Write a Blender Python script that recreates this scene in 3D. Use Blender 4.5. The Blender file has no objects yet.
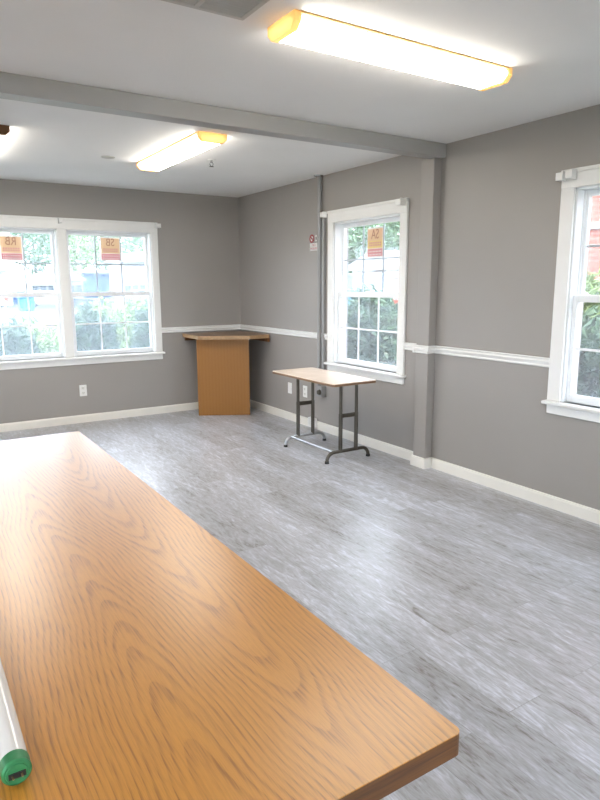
import bpy, bmesh, math, random
from mathutils import Vector, Matrix, noise
random.seed(7)
S = bpy.context.scene
COL = S.collection
PI = math.pi

# ---------------------------------------------------------------- camera
D, R, H = 6.75, 3.474, 2.44          # back wall y, right wall x, ceiling height
XL, YF = -3.3, -3.4                  # left wall x, front wall y (behind the camera)
EYE = Vector((0, 0, 1.4385))
cd = bpy.data.cameras.new('camera'); cam = bpy.data.objects.new('camera', cd); COL.objects.link(cam)
cR = Vector((0.84218022, -0.53918206, -0.00389599)); cU = Vector((0.1010193, 0.15068215, 0.98340734)); cF = Vector((0.52964854, 0.82859978, -0.18136932))
cam.matrix_world = Matrix(((cR.x, cU.x, -cF.x, EYE.x), (cR.y, cU.y, -cF.y, EYE.y), (cR.z, cU.z, -cF.z, EYE.z), (0, 0, 0, 1)))
cd.sensor_fit = 'VERTICAL'; cd.sensor_height = 24.0; cd.lens = 623.92 / 800 * 24.0
cd.clip_start = 0.02; cd.clip_end = 400
S.camera = cam

# ---------------------------------------------------------------- light + exposure
S.view_settings.view_transform = 'Standard'; S.view_settings.look = 'None'
S.view_settings.gamma = 1.0; S.view_settings.use_curve_mapping = False
S.view_settings.exposure = 1.85
LAMP = 7.5
w = bpy.data.worlds.new('sky'); S.world = w; w.use_nodes = True
bg = w.node_tree.nodes['Background']; bg.inputs[0].default_value = (0.82, 0.885, 1.0, 1); bg.inputs[1].default_value = 3.3
sd = bpy.data.lights.new('sun', 'SUN'); sd.energy = 3.0; sd.angle = math.radians(1.5); sd.color = (1, .95, .86)
sun = bpy.data.objects.new('sun', sd); COL.objects.link(sun)
sun.rotation_euler = Vector((0.30, 0.48, -0.95)).to_track_quat('-Z', 'Y').to_euler()

# ---------------------------------------------------------------- materials
def mat(name, color, rough=0.5, metal=0.0, spec=0.5, noise_amt=0.0, noise_scale=8, bump=0.0, bump_scale=200, emit=None):
    m = bpy.data.materials.new(name); m.use_nodes = True; n = m.node_tree.nodes; L = m.node_tree.links
    b = n['Principled BSDF']; b.inputs['Base Color'].default_value = (*color, 1)
    b.inputs['Roughness'].default_value = rough; b.inputs['Metallic'].default_value = metal
    b.inputs['Specular IOR Level'].default_value = spec
    tc = n.new('ShaderNodeTexCoord')
    if noise_amt:
        t = n.new('ShaderNodeTexNoise'); t.inputs['Scale'].default_value = noise_scale; t.inputs['Detail'].default_value = 5
        L.new(tc.outputs['Object'], t.inputs['Vector'])
        r = n.new('ShaderNodeValToRGB')
        r.color_ramp.elements[0].position = .3; r.color_ramp.elements[1].position = .7
        r.color_ramp.elements[0].color = (*[c * (1 - noise_amt) for c in color], 1)
        r.color_ramp.elements[1].color = (*[min(1, c * (1 + noise_amt)) for c in color], 1)
        L.new(t.outputs['Fac'], r.inputs['Fac']); L.new(r.outputs['Color'], b.inputs['Base Color'])
    if bump:
        t2 = n.new('ShaderNodeTexNoise'); t2.inputs['Scale'].default_value = bump_scale; L.new(tc.outputs['Object'], t2.inputs['Vector'])
        bp = n.new('ShaderNodeBump'); bp.inputs['Strength'].default_value = bump; bp.inputs['Distance'].default_value = .002
        L.new(t2.outputs['Fac'], bp.inputs['Height']); L.new(bp.outputs['Normal'], b.inputs['Normal'])
    if emit:
        b.inputs['Emission Color'].default_value = (*emit[0], 1); b.inputs['Emission Strength'].default_value = emit[1]
    return m

def math_node(n, L, op, a, b=None, c=None):
    m = n.new('ShaderNodeMath'); m.operation = op
    for i, v in enumerate((a, b, c)):
        if v is None: continue
        if isinstance(v, (int, float)): m.inputs[i].default_value = v
        else: L.new(v, m.inputs[i])
    return m.outputs[0]

def oak(name, light, dark, x0=0.46, z0=-.05, slope=0.10, y_ref=0.0, axis='Y', rough=.3, freq=150, pore=.5):
    """flat-sawn oak: growth rings of a slightly tilted trunk cut by the board, plus fine pores"""
    m = bpy.data.materials.new(name); m.use_nodes = True; n = m.node_tree.nodes; L = m.node_tree.links
    b = n['Principled BSDF']; b.inputs['Roughness'].default_value = rough; b.inputs['Specular IOR Level'].default_value = .3
    tc = n.new('ShaderNodeTexCoord'); sp = n.new('ShaderNodeSeparateXYZ'); L.new(tc.outputs['Object'], sp.inputs[0])
    X, Y = (sp.outputs[0], sp.outputs[1]) if axis == 'Y' else (sp.outputs[0], sp.outputs[2])
    if axis == 'Z':    # upright board turned 45 degrees: run across it
        X = math_node(n, L, 'SUBTRACT', sp.outputs[0], sp.outputs[1]); X = math_node(n, L, 'MULTIPLY', X, .7)
    # low frequency warp
    cv = n.new('ShaderNodeCombineXYZ'); L.new(math_node(n, L, 'MULTIPLY', X, 3.0), cv.inputs[0]); L.new(math_node(n, L, 'MULTIPLY', Y, 1.1), cv.inputs[1])
    wn = n.new('ShaderNodeTexNoise'); wn.inputs['Scale'].default_value = 1.0; wn.inputs['Detail'].default_value = 3; L.new(cv.outputs[0], wn.inputs['Vector'])
    warp = math_node(n, L, 'MULTIPLY', math_node(n, L, 'SUBTRACT', wn.outputs['Fac'], .5), .085)
    cv2 = n.new('ShaderNodeCombineXYZ'); L.new(math_node(n, L, 'MULTIPLY', X, 40.0), cv2.inputs[0]); L.new(math_node(n, L, 'MULTIPLY', Y, 16), cv2.inputs[1])
    wn2 = n.new('ShaderNodeTexNoise'); wn2.inputs['Scale'].default_value = 1.0; wn2.inputs['Detail'].default_value = 2; L.new(cv2.outputs[0], wn2.inputs['Vector'])
    warp2 = math_node(n, L, 'MULTIPLY', math_node(n, L, 'SUBTRACT', wn2.outputs['Fac'], .5), .006)
    dx = math_node(n, L, 'SUBTRACT', X, x0)
    dz = math_node(n, L, 'ADD', math_node(n, L, 'MULTIPLY', math_node(n, L, 'SUBTRACT', Y, y_ref), slope), z0)
    dz = math_node(n, L, 'ADD', dz, math_node(n, L, 'MULTIPLY', warp, 1.0))
    r = math_node(n, L, 'SQRT', math_node(n, L, 'ADD', math_node(n, L, 'MULTIPLY', dx, dx), math_node(n, L, 'MULTIPLY', dz, dz)))
    r = math_node(n, L, 'ADD', math_node(n, L, 'ADD', r, math_node(n, L, 'MULTIPLY', warp, .25)), warp2)
    saw = math_node(n, L, 'FRACT', math_node(n, L, 'MULTIPLY', r, freq * .5))
    ring = n.new('ShaderNodeValToRGB'); e = ring.color_ramp.elements
    e[0].position = 0.0; e[0].color = (.15, .15, .15, 1); e[1].position = 1.0; e[1].color = (1, 1, 1, 1)
    k = e.new(.12); k.color = (.0, .0, .0, 1); k = e.new(.42); k.color = (.0, .0, .0, 1); k = e.new(.75); k.color = (.55, .55, .55, 1); k = e.new(.93); k.color = (1, 1, 1, 1)
    L.new(saw, ring.inputs[0])
    # pores: long thin streaks
    cv3 = n.new('ShaderNodeCombineXYZ'); L.new(math_node(n, L, 'MULTIPLY', X, 420.0), cv3.inputs[0]); L.new(math_node(n, L, 'MULTIPLY', Y, 14), cv3.inputs[1])
    pn = n.new('ShaderNodeTexNoise'); pn.inputs['Scale'].default_value = 1.0; pn.inputs['Detail'].default_value = 2; L.new(cv3.outputs[0], pn.inputs['Vector'])
    pr = n.new('ShaderNodeValToRGB'); pr.color_ramp.elements[0].position = .45; pr.color_ramp.elements[1].position = .68
    L.new(pn.outputs['Fac'], pr.inputs[0])
    fac = math_node(n, L, 'MULTIPLY', ring.outputs[0], math_node(n, L, 'ADD', math_node(n, L, 'MULTIPLY', pr.outputs[0], .55), .45))
    fac = math_node(n, L, 'ADD', math_node(n, L, 'MULTIPLY', fac, .8), math_node(n, L, 'MULTIPLY', pr.outputs[0], pore * .3))
    fac = math_node(n, L, 'MINIMUM', fac, 1.0)
    mx = n.new('ShaderNodeMix'); mx.data_type = 'RGBA'; L.new(fac, mx.inputs[0])
    mx.inputs[6].default_value = (*light, 1); mx.inputs[7].default_value = (*dark, 1)
    L.new(mx.outputs[2], b.inputs['Base Color'])
    return m

def oak_top():
    """flat-sawn oak top: two cathedrals side by side, one opening towards the near end, one away from it"""
    m = bpy.data.materials.new('oak_tabletop'); m.use_nodes = True; n = m.node_tree.nodes; L = m.node_tree.links
    b = n['Principled BSDF']; b.inputs['Roughness'].default_value = .36; b.inputs['Specular IOR Level'].default_value = .5; b.inputs['Coat Weight'].default_value = .45; b.inputs['Coat Roughness'].default_value = .3
    f = lambda *a: math_node(n, L, *a)
    tc = n.new('ShaderNodeTexCoord'); sp = n.new('ShaderNodeSeparateXYZ'); L.new(tc.outputs['Object'], sp.inputs[0]); X, Y = sp.outputs[0], sp.outputs[1]
    def nz(sx, sy, det=2, sc=1.0):
        c = n.new('ShaderNodeCombineXYZ'); L.new(f('MULTIPLY', X, sx), c.inputs[0]); L.new(f('MULTIPLY', Y, sy), c.inputs[1])
        t = n.new('ShaderNodeTexNoise'); t.inputs['Scale'].default_value = sc; t.inputs['Detail'].default_value = det; L.new(c.outputs[0], t.inputs['Vector']); return f('SUBTRACT', t.outputs['Fac'], .5)
    X2 = f('ADD', X, f('MULTIPLY', nz(1.2, 1.5), .10))
    dx = f('SUBTRACT', X2, .318)
    left = f('MULTIPLY', f('SUBTRACT', f('SQRT', f('ADD', f('MULTIPLY', dx, dx), .0016)), .04), 95.0)
    right = f('MULTIPLY', f('SUBTRACT', 1.0, f('COSINE', f('MULTIPLY', dx, 15.7))), 5.6)
    side = f('GREATER_THAN', dx, 0.0)
    g = f('ADD', f('MULTIPLY', right, side), f('MULTIPLY', left, f('SUBTRACT', 1.0, side)))
    h = f('ADD', g, f('MULTIPLY', Y, 6.6))
    h = f('ADD', h, f('MULTIPLY', nz(4, 1.6, 2), 3.6)); h = f('ADD', h, f('MULTIPLY', nz(60, 26, 3), .25))
    saw = f('FRACT', h)
    ring = n.new('ShaderNodeValToRGB'); e = ring.color_ramp.elements
    e[0].position = 0; e[0].color = (.5, .5, .5, 1); e[1].position = 1; e[1].color = (.95, .95, .95, 1)
    for ps, v in ((.05, .12), (.30, .0), (.55, .12), (.72, .60), (.88, 1.0)): k = e.new(ps); k.color = (v, v, v, 1)
    L.new(saw, ring.inputs[0])
    pr = f('MULTIPLY', f('ADD', nz(300, 9, 3), .04), 6.0); pr = f('MAXIMUM', f('MINIMUM', pr, 1.0), 0.0)
    pf = f('MULTIPLY', f('ADD', nz(700, 26, 2), .02), 7.0); pf = f('MAXIMUM', f('MINIMUM', pf, 1.0), 0.0)
    fac = f('MULTIPLY', ring.outputs[0], f('ADD', f('MULTIPLY', pr, .42), .26))
    fac = f('ADD', fac, f('MULTIPLY', pr, .14)); fac = f('ADD', fac, f('MULTIPLY', pf, .16)); fac = f('MINIMUM', fac, 1.0)
    mx = n.new('ShaderNodeMix'); mx.data_type = 'RGBA'; L.new(fac, mx.inputs[0])
    mx.inputs[6].default_value = (.60, .262, .034, 1); mx.inputs[7].default_value = (.29, .108, .012, 1)
    L.new(mx.outputs[2], b.inputs['Base Color']); return m

def edge_mat():
    m = mat('oak_edge', (.2, .08, .02), .45); n = m.node_tree.nodes; L = m.node_tree.links
    tc = n.new('ShaderNodeTexCoord'); mp = n.new('ShaderNodeMapping'); mp.inputs['Scale'].default_value = (7, 7, 260); L.new(tc.outputs['Object'], mp.inputs[0])
    t = n.new('ShaderNodeTexNoise'); t.inputs['Scale'].default_value = 1; t.inputs['Detail'].default_value = 4; L.new(mp.outputs[0], t.inputs['Vector'])
    r_ = n.new('ShaderNodeValToRGB'); r_.color_ramp.elements[0].position = .35; r_.color_ramp.elements[1].position = .65
    r_.color_ramp.elements[0].color = (.07, .026, .007, 1); r_.color_ramp.elements[1].color = (.15, .058, .014, 1)
    L.new(t.outputs['Fac'], r_.inputs[0]); L.new(r_.outputs[0], n['Principled BSDF'].inputs['Base Color']); return m

def floor_mat():
    m = bpy.data.materials.new('grey_plank_floor'); m.use_nodes = True; n = m.node_tree.nodes; L = m.node_tree.links
    b = n['Principled BSDF']; tc = n.new('ShaderNodeTexCoord')
    mp = n.new('ShaderNodeMapping'); mp.inputs['Rotation'].default_value = (0, 0, PI / 2); L.new(tc.outputs['Object'], mp.inputs['Vector'])
    br = n.new('ShaderNodeTexBrick'); br.offset = .37; br.inputs['Scale'].default_value = 1
    br.inputs['Brick Width'].default_value = 1.22; br.inputs['Row Height'].default_value = .18
    br.inputs['Mortar Size'].default_value = .0012; br.inputs['Mortar Smooth'].default_value = .1
    br.inputs['Color1'].default_value = (0, 0, 0, 1); br.inputs['Color2'].default_value = (1, 1, 1, 1); br.inputs['Mortar'].default_value = (.5, .5, .5, 1)
    L.new(mp.outputs[0], br.inputs['Vector'])
    sp = n.new('ShaderNodeSeparateXYZ'); L.new(tc.outputs['Object'], sp.inputs[0])
    off = math_node(n, L, 'MULTIPLY', br.outputs['Color'], 37.0)
    def streak(sx, sy, detail, dist=0):
        c = n.new('ShaderNodeCombineXYZ'); L.new(math_node(n, L, 'MULTIPLY', sp.outputs[0], sx), c.inputs[0])
        L.new(math_node(n, L, 'ADD', math_node(n, L, 'MULTIPLY', sp.outputs[1], sy), off), c.inputs[1])
        t = n.new('ShaderNodeTexNoise'); t.inputs['Scale'].default_value = 1; t.inputs['Detail'].default_value = detail; t.inputs['Distortion'].default_value = dist
        L.new(c.outputs[0], t.inputs['Vector']); return t.outputs['Fac']
    a = streak(18, 3.2, 8, 2.8); f = streak(85, 16, 5, 1.5); g = streak(4, .8, 2)
    v = math_node(n, L, 'ADD', math_node(n, L, 'MULTIPLY', a, .5), math_node(n, L, 'MULTIPLY', f, .35))
    v = math_node(n, L, 'ADD', v, math_node(n, L, 'MULTIPLY', g, .35))
    v = math_node(n, L, 'ADD', v, math_node(n, L, 'MULTIPLY', math_node(n, L, 'SUBTRACT', br.outputs['Color'], .5), .06))
    rp = n.new('ShaderNodeValToRGB'); e = rp.color_ramp.elements
    e[0].position = .42; e[0].color = (.19, .17, .155, 1); e[1].position = .77; e[1].color = (.62, .635, .70, 1)
    k = e.new(.52); k.color = (.335, .33, .335, 1); k = e.new(.61); k.color = (.40, .402, .425, 1); k = e.new(.68); k.color = (.475, .48, .52, 1)
    L.new(v, rp.inputs[0])
    mx = n.new('ShaderNodeMix'); mx.data_type = 'RGBA'; mx.blend_type = 'MULTIPLY'
    L.new(math_node(n, L, 'MULTIPLY', br.outputs['Fac'], .3), mx.inputs[0]); L.new(rp.outputs[0], mx.inputs[6]); mx.inputs[7].default_value = (.3, .28, .26, 1)
    L.new(mx.outputs[2], b.inputs['Base Color'])
    rr = n.new('ShaderNodeMapRange'); rr.inputs[3].default_value = .22; rr.inputs[4].default_value = .42; L.new(v, rr.inputs[0]); L.new(rr.outputs[0], b.inputs['Roughness'])
    bp = n.new('ShaderNodeBump'); bp.inputs['Strength'].default_value = .12; bp.inputs['Distance'].default_value = .002; L.new(v, bp.inputs['Height']); L.new(bp.outputs[0], b.inputs['Normal'])
    return m

def glass_mat():
    m = bpy.data.materials.new('veiled_window_glass'); m.use_nodes = True; n = m.node_tree.nodes; L = m.node_tree.links
    n.remove(n['Principled BSDF']); out = n['Material Output']
    tr = n.new('ShaderNodeBsdfTransparent'); tr.inputs[0].default_value = (.95, .98, .995, 1)
    tl = n.new('ShaderNodeBsdfTranslucent'); tl.inputs[0].default_value = (.85, .95, 1.0, 1)
    gl = n.new('ShaderNodeBsdfGlossy'); gl.inputs['Roughness'].default_value = .02
    m1 = n.new('ShaderNodeMixShader'); m1.inputs[0].default_value = .065; L.new(tr.outputs[0], m1.inputs[1]); L.new(tl.outputs[0], m1.inputs[2])  # translucent share paints a pale haze over the view, imitating overexposure
    m2 = n.new('ShaderNodeMixShader'); m2.inputs[0].default_value = .05; L.new(m1.outputs[0], m2.inputs[1]); L.new(gl.outputs[0], m2.inputs[2])
    L.new(m2.outputs[0], out.inputs[0]); return m

def leaf_mat(name, c1, c2):
    m = bpy.data.materials.new(name); m.use_nodes = True; n = m.node_tree.nodes; L = m.node_tree.links
    b = n['Principled BSDF']; b.inputs['Roughness'].default_value = .38
    tc = n.new('ShaderNodeTexCoord'); t = n.new('ShaderNodeTexNoise'); t.inputs['Scale'].default_value = 9; L.new(tc.outputs['Object'], t.inputs['Vector'])
    r = n.new('ShaderNodeValToRGB'); r.color_ramp.elements[0].position = .35; r.color_ramp.elements[1].position = .65
    r.color_ramp.elements[0].color = (*c1, 1); r.color_ramp.elements[1].color = (*c2, 1)
    L.new(t.outputs['Fac'], r.inputs[0]); L.new(r.outputs[0], b.inputs['Base Color'])
    tl = n.new('ShaderNodeBsdfTranslucent'); L.new(r.outputs[0], tl.inputs[0])
    mx = n.new('ShaderNodeMixShader'); mx.inputs[0].default_value = .25; L.new(b.outputs[0], mx.inputs[1]); L.new(tl.outputs[0], mx.inputs[2])
    L.new(mx.outputs[0], n['Material Output'].inputs[0]); return m

def paper(name, c, tr=.38):
    m = bpy.data.materials.new(name); m.use_nodes = True; n = m.node_tree.nodes; L = m.node_tree.links
    b = n['Principled BSDF']; b.inputs['Base Color'].default_value = (*c, 1); b.inputs['Roughness'].default_value = .7
    tl = n.new('ShaderNodeBsdfTranslucent'); tl.inputs[0].default_value = (*c, 1)
    mx = n.new('ShaderNodeMixShader'); mx.inputs[0].default_value = tr; L.new(b.outputs[0], mx.inputs[1]); L.new(tl.outputs[0], mx.inputs[2])
    L.new(mx.outputs[0], n['Material Output'].inputs[0]); return m

def brick_mat(name, c1, c2, mortar, rot):
    m = bpy.data.materials.new(name); m.use_nodes = True; n = m.node_tree.nodes; L = m.node_tree.links
    b = n['Principled BSDF']; b.inputs['Roughness'].default_value = .85; tc = n.new('ShaderNodeTexCoord')
    sp = n.new('ShaderNodeSeparateXYZ'); L.new(tc.outputs['Object'], sp.inputs[0]); c = n.new('ShaderNodeCombineXYZ')
    L.new(sp.outputs[1 if rot else 0], c.inputs[0]); L.new(sp.outputs[2], c.inputs[1])
    br = n.new('ShaderNodeTexBrick'); br.inputs['Scale'].default_value = 1; br.inputs['Brick Width'].default_value = .215; br.inputs['Row Height'].default_value = .075
    br.inputs['Mortar Size'].default_value = .006; br.inputs['Color1'].default_value = (*c1, 1); br.inputs['Color2'].default_value = (*c2, 1); br.inputs['Mortar'].default_value = (*mortar, 1)
    L.new(c.outputs[0], br.inputs['Vector']); L.new(br.outputs[0], b.inputs['Base Color']); return m

M = dict(
    wall=mat('grey_wall_paint', (.328, .302, .279), .42, spec=.5, noise_amt=.03, noise_scale=1.3, bump=.12, bump_scale=120),
    ceil=mat('ceiling_paint', (.78, .765, .745), .8, noise_amt=.02, noise_scale=2, bump=.25, bump_scale=90),
    beam=mat('grey_beam_paint', (.36, .35, .34), .4, noise_amt=.03, noise_scale=2),
    trim=mat('white_trim_paint', (.80, .785, .76), .35, noise_amt=.015),
    base=mat('cream_baseboard_paint', (.80, .765, .70), .4, noise_amt=.02),
    vinyl=mat('white_vinyl', (.84, .85, .86), .3, noise_amt=.01),
    grille=mat('grey_window_grille', (.42, .46, .50), .4, noise_amt=.02),
    floor=floor_mat(), glass=glass_mat(),
    oak=oak_top(),
    oakedge=edge_mat(),
    oakpanel=oak('oak_panel', (.31, .14, .036), (.275, .12, .029), x0=-2.65, z0=.03, slope=.12, axis='Z', freq=60, rough=.35),
    oaktop=oak('worn_oak_top', (.23, .135, .07), (.16, .085, .04), x0=2.6, slope=.05, freq=120, rough=.4),
    oakstrip=mat('pale_oak_edging', (.36, .22, .11), .45, noise_amt=.15, noise_scale=30),
    maple=mat('pale_maple_laminate', (.80, .66, .53), .22, noise_amt=.07, noise_scale=5),
    mapleedge=mat('brown_table_edge', (.22, .12, .06), .4, noise_amt=.1),
    bronze=mat('bronze_metal', (.11, .098, .08), .35, metal=.75, noise_amt=.15, noise_scale=14),
    steel=mat('steel_tube', (.42, .42, .42), .3, metal=.85, noise_amt=.1, noise_scale=18),
    rubber=mat('dark_rubber', (.03, .03, .03), .6),
    pipe=mat('grey_painted_pipe', (.30, .295, .29), .38, noise_amt=.04),
    black=mat('black_paint', (.012, .012, .014), .4),
    amber=paper('amber_end_cap', (.62, .42, .17), .15),
    browncap=mat('brown_wood_cap', (.16, .065, .02), .4, noise_amt=.2, noise_scale=20),
    diff=mat('lit_diffuser', (.9, .88, .8), .4, emit=((1.0, .94, .84), LAMP)),
    whitemetal=mat('white_metal', (.75, .74, .70), .4, noise_amt=.02),
    vent=mat('beige_vent', (.48, .455, .42), .5, noise_amt=.03),
    dark=mat('dark_gap', (.03, .028, .025), .8),
    chrome=mat('chrome', (.6, .6, .6), .2, metal=1),
    outlet=mat('white_plastic', (.80, .79, .77), .35),
    tube=mat('white_lamp_glass', (.82, .80, .78), .15, spec=.7),
    green=mat('green_metal_cap', (.04, .24, .09), .35, metal=.25, noise_amt=.2, noise_scale=60),
    brass=mat('brass_pin', (.55, .42, .25), .3, metal=.9),
    paper_o=paper('orange_sign_paper', (.80, .62, .44)), paper_y=paper('yellow_sign_paper', (.82, .68, .34)),
    paper_w=paper('white_paper', (.88, .86, .84)), paper_r=paper('red_print', (.72, .40, .42)), ink=paper('brown_ink', (.5, .28, .22)),
    redsign=mat('dark_red_print', (.30, .02, .03), .5),
    leaf_d=leaf_mat('dark_leaves', (.045, .095, .06), (.12, .20, .12)), leaf_l=leaf_mat('lime_leaves', (.12, .20, .06), (.23, .31, .12)),
    leaf_t=leaf_mat('tree_leaves', (.045, .10, .045), (.10, .19, .07)), bark=mat('bark', (.10, .075, .055), .9, noise_amt=.3, noise_scale=20),
    grass=mat('lawn', (.085, .10, .06), 1, spec=0, noise_amt=.3, noise_scale=1.5), asphalt=mat('asphalt', (.07, .08, .10), 1, spec=0, noise_amt=.12, noise_scale=.6),
    brick=brick_mat('salmon_brick', (.27, .075, .05), (.23, .065, .045), (.26, .17, .14), True), extbrick=brick_mat('outer_brick', (.42, .17, .12), (.36, .13, .09), (.4, .35, .3), False),
    siding=mat('white_siding', (.22, .22, .225), .6, noise_amt=.03), cream=mat('cream_siding', (.26, .22, .17), .7, noise_amt=.05), peach=mat('peach_boards', (.30, .17, .11), .7, noise_amt=.08, noise_scale=2),
    bluewall=mat('blue_wall', (.03, .075, .20), .6, noise_amt=.05), roof=mat('pale_roof', (.20, .20, .20), .8, spec=.1, noise_amt=.03), shingle=mat('grey_shingle', (.28, .29, .30), .8, noise_amt=.2, noise_scale=4),
    carblue=mat('blue_car_paint', (.02, .05, .13), .25), carwhite=mat('white_car_paint', (.4, .4, .4), .25), carteal=mat('teal_car_paint', (.04, .13, .18), .25), carglass=mat('car_glass', (.02, .03, .04), .08), tyre=mat('tyre', (.02, .02, .02), .8),
    bin=mat('bright_blue_plastic', (.01, .11, .36), .4), tarp=mat('aqua_tarp', (.10, .55, .50), .6), yellow=mat('yellow_panel', (.8, .6, .1), .6),
    post=mat('pale_post', (.7, .62, .55), .7), redmat=mat('red_panel', (.6, .06, .04), .5))

# ---------------------------------------------------------------- helpers
def box(bm, x0, x1, y0, y1, z0, z1):
    v = [bm.verts.new(p) for p in ((x0,y0,z0),(x1,y0,z0),(x1,y1,z0),(x0,y1,z0),(x0,y0,z1),(x1,y0,z1),(x1,y1,z1),(x0,y1,z1))]
    for f in ((0,3,2,1),(4,5,6,7),(0,1,5,4),(1,2,6,5),(2,3,7,6),(3,0,4,7)): bm.faces.new([v[i] for i in f])
def prism(bm, pts, a0, a1, axis='z'):
    """polygon pts extruded from a0 to a1; axis z: pts (x,y); x: pts (y,z); y: pts (x,z)"""
    def P(p, a): return {'z': (p[0], p[1], a), 'x': (a, p[0], p[1]), 'y': (p[0], a, p[1])}[axis]
    A = [bm.verts.new(P(p, a0)) for p in pts]; B = [bm.verts.new(P(p, a1)) for p in pts]; k = len(pts)
    bm.faces.new(A); bm.faces.new(B[::-1])
    for i in range(k): bm.faces.new((A[i], B[i], B[(i+1) % k], A[(i+1) % k]))
    bmesh.ops.recalc_face_normals(bm, faces=bm.faces)
def tube(bm, pts, r, seg=14, cap=True):
    pts = [Vector(p) for p in pts]; rings = []
    rs = r if isinstance(r, (list, tuple)) else [r] * len(pts)
    t0 = (pts[1] - pts[0]).normalized(); up = Vector((0, 0, 1)) if abs(t0.z) < .9 else Vector((1, 0, 0))
    for i, p in enumerate(pts):
        t = ((pts[min(i+1, len(pts)-1)] - pts[max(i-1, 0)])).normalized()
        a = up.cross(t)
        if a.length < 1e-4: a = Vector((1, 0, 0)).cross(t)
        a.normalize(); b = t.cross(a); up = b
        rings.append([bm.verts.new(p + rs[i] * (math.cos(2*PI*k/seg) * a + math.sin(2*PI*k/seg) * b)) for k in range(seg)])
    for q0, q1 in zip(rings, rings[1:]):
        for k in range(seg): bm.faces.new((q0[k], q0[(k+1) % seg], q1[(k+1) % seg], q1[k]))
    if cap: bm.faces.new(rings[0][::-1]); bm.faces.new(rings[-1])
    bmesh.ops.recalc_face_normals(bm, faces=bm.faces)
ORG = {}
def obj(name, bm, m, parent=None, loc=None, smooth=False, bevel=0, seg=2):
    """links a bmesh made in world coordinates as one mesh object; its origin is loc, or its parent's origin"""
    o_ = Vector(loc) if loc is not None else (ORG[parent.name] if parent else Vector((0, 0, 0)))
    bmesh.ops.translate(bm, verts=bm.verts, vec=-o_)
    me = bpy.data.meshes.new(name); bm.to_mesh(me); bm.free()
    me.materials.append(M[m] if isinstance(m, str) else m)
    o = bpy.data.objects.new(name, me); COL.objects.link(o)
    if parent: o.parent = parent; o.location = o_ - ORG[parent.name]
    else: o.location = o_
    ORG[o.name] = o_
    if smooth:
        for p in me.polygons: p.use_smooth = True
        me.set_sharp_from_angle(angle=math.radians(40))
    if bevel:
        b = o.modifiers.new('bevel', 'BEVEL'); b.width = bevel; b.segments = seg; b.limit_method = 'ANGLE'; b.harden_normals = False
    return o
def tag(o, label, cat, group=None, kind=None):
    o['label'] = label; o['category'] = cat
    if group: o['group'] = group
    if kind: o['kind'] = kind
    return o
def thing(name, loc, label=None, cat=None, group=None):
    o = bpy.data.objects.new(name, None); COL.objects.link(o); o.location = loc; o.empty_display_size = .1; ORG[o.name] = Vector(loc)
    if label: tag(o, label, cat, group)
    return o
def struct(name, bm, m, parent=None, **k):
    o = obj(name, bm, m, parent, **k)
    if not parent: o['kind'] = 'structure'
    return o
def B(*boxes):
    bm = bmesh.new()
    for b in boxes: box(bm, *b)
    return bm
def at(px, py, axis, v):
    """point of the place seen at (px, py) on the plane axis = v"""
    d = cF * 623.92 + cR * (px - 300) - cU * (py - 400); t = (v - EYE[axis]) / d[axis]; return EYE + t * d

# ---------------------------------------------------------------- room shell
WT = .16
ZO0, ZO1 = .705, 2.0       # window opening heights
W1 = [(.545, 1.425), (1.515, 2.395)]
WL_ADDED = [(-2.6, -1.7), (-.9, 0.), (.1, 1.0), (3.2, 4.1), (4.2, 5.1)]
W2 = (3.915, 4.83); W3 = (1.475, 2.375); W4 = (-1.4, -.5)
bm = B((XL - WT, R + WT, YF - WT, D + WT, -.12, 0)); struct('floor', bm, 'floor')
bm = B((XL - WT - .3, R + WT + .3, YF - WT - .3, D + WT + .3, H, H + .25)); struct('ceiling', bm, 'ceil')
xs = [XL - WT, -1.6, -.7, W1[0][0], W1[0][1], W1[1][0], W1[1][1], R + WT]
bm = bmesh.new()
for i in range(0, len(xs), 2): box(bm, xs[i], xs[i+1], D, D + WT, 0, H)
for i in range(1, len(xs) - 1, 2): box(bm, xs[i], xs[i+1], D, D + WT, 0, ZO0); box(bm, xs[i], xs[i+1], D, D + WT, ZO1, H)
struct('wall_back', bm, 'wall')
ys = [YF - WT, W4[0], W4[1], W3[0], W3[1], W2[0], W2[1], D]
bm = bmesh.new()
for i in range(0, len(ys), 2): box(bm, R, R + WT, ys[i], ys[i+1], 0, H)
for i in range(1, len(ys) - 1, 2): box(bm, R, R + WT, ys[i], ys[i+1], 0, ZO0); box(bm, R, R + WT, ys[i], ys[i+1], ZO1, H)
struct('wall_right', bm, 'wall')
ys = [YF] + [v for wl in WL_ADDED for v in wl] + [D]
bm = bmesh.new()
for i in range(0, len(ys), 2): box(bm, XL - WT, XL, ys[i], ys[i+1], 0, H)
for i in range(1, len(ys) - 1, 2): box(bm, XL - WT, XL, ys[i], ys[i+1], 0, ZO0); box(bm, XL - WT, XL, ys[i], ys[i+1], ZO1, H)
struct('wall_left', bm, 'wall')
struct('wall_front', B((XL, -2.2, YF - WT, YF, 0, H), (-2.2, 1.6, YF - WT, YF, 2.1, H), (1.6, R, YF - WT, YF, 0, H)), 'wall')
dr = thing('door_added', (-.3, YF, 0)); dr['kind'] = 'structure'  # unseen glazed door, added to let daylight in from behind the camera
fr = [(-2.2, -2.14, YF - WT, YF, 0, 2.1), (1.54, 1.6, YF - WT, YF, 0, 2.1), (-2.14, 1.54, YF - WT, YF, 2.04, 2.1)]
for k in range(4):
    a = -2.14 + .92*k; b = a + .92
    fr += [(a, a + .05, YF - .1, YF - .06, 0, 2.04), (b - .05, b, YF - .1, YF - .06, 0, 2.04), (a + .05, b - .05, YF - .1, YF - .06, 0, .12), (a + .05, b - .05, YF - .1, YF - .06, 1.98, 2.04)]
struct('door_frame', B(*fr), 'trim', dr)
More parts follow.
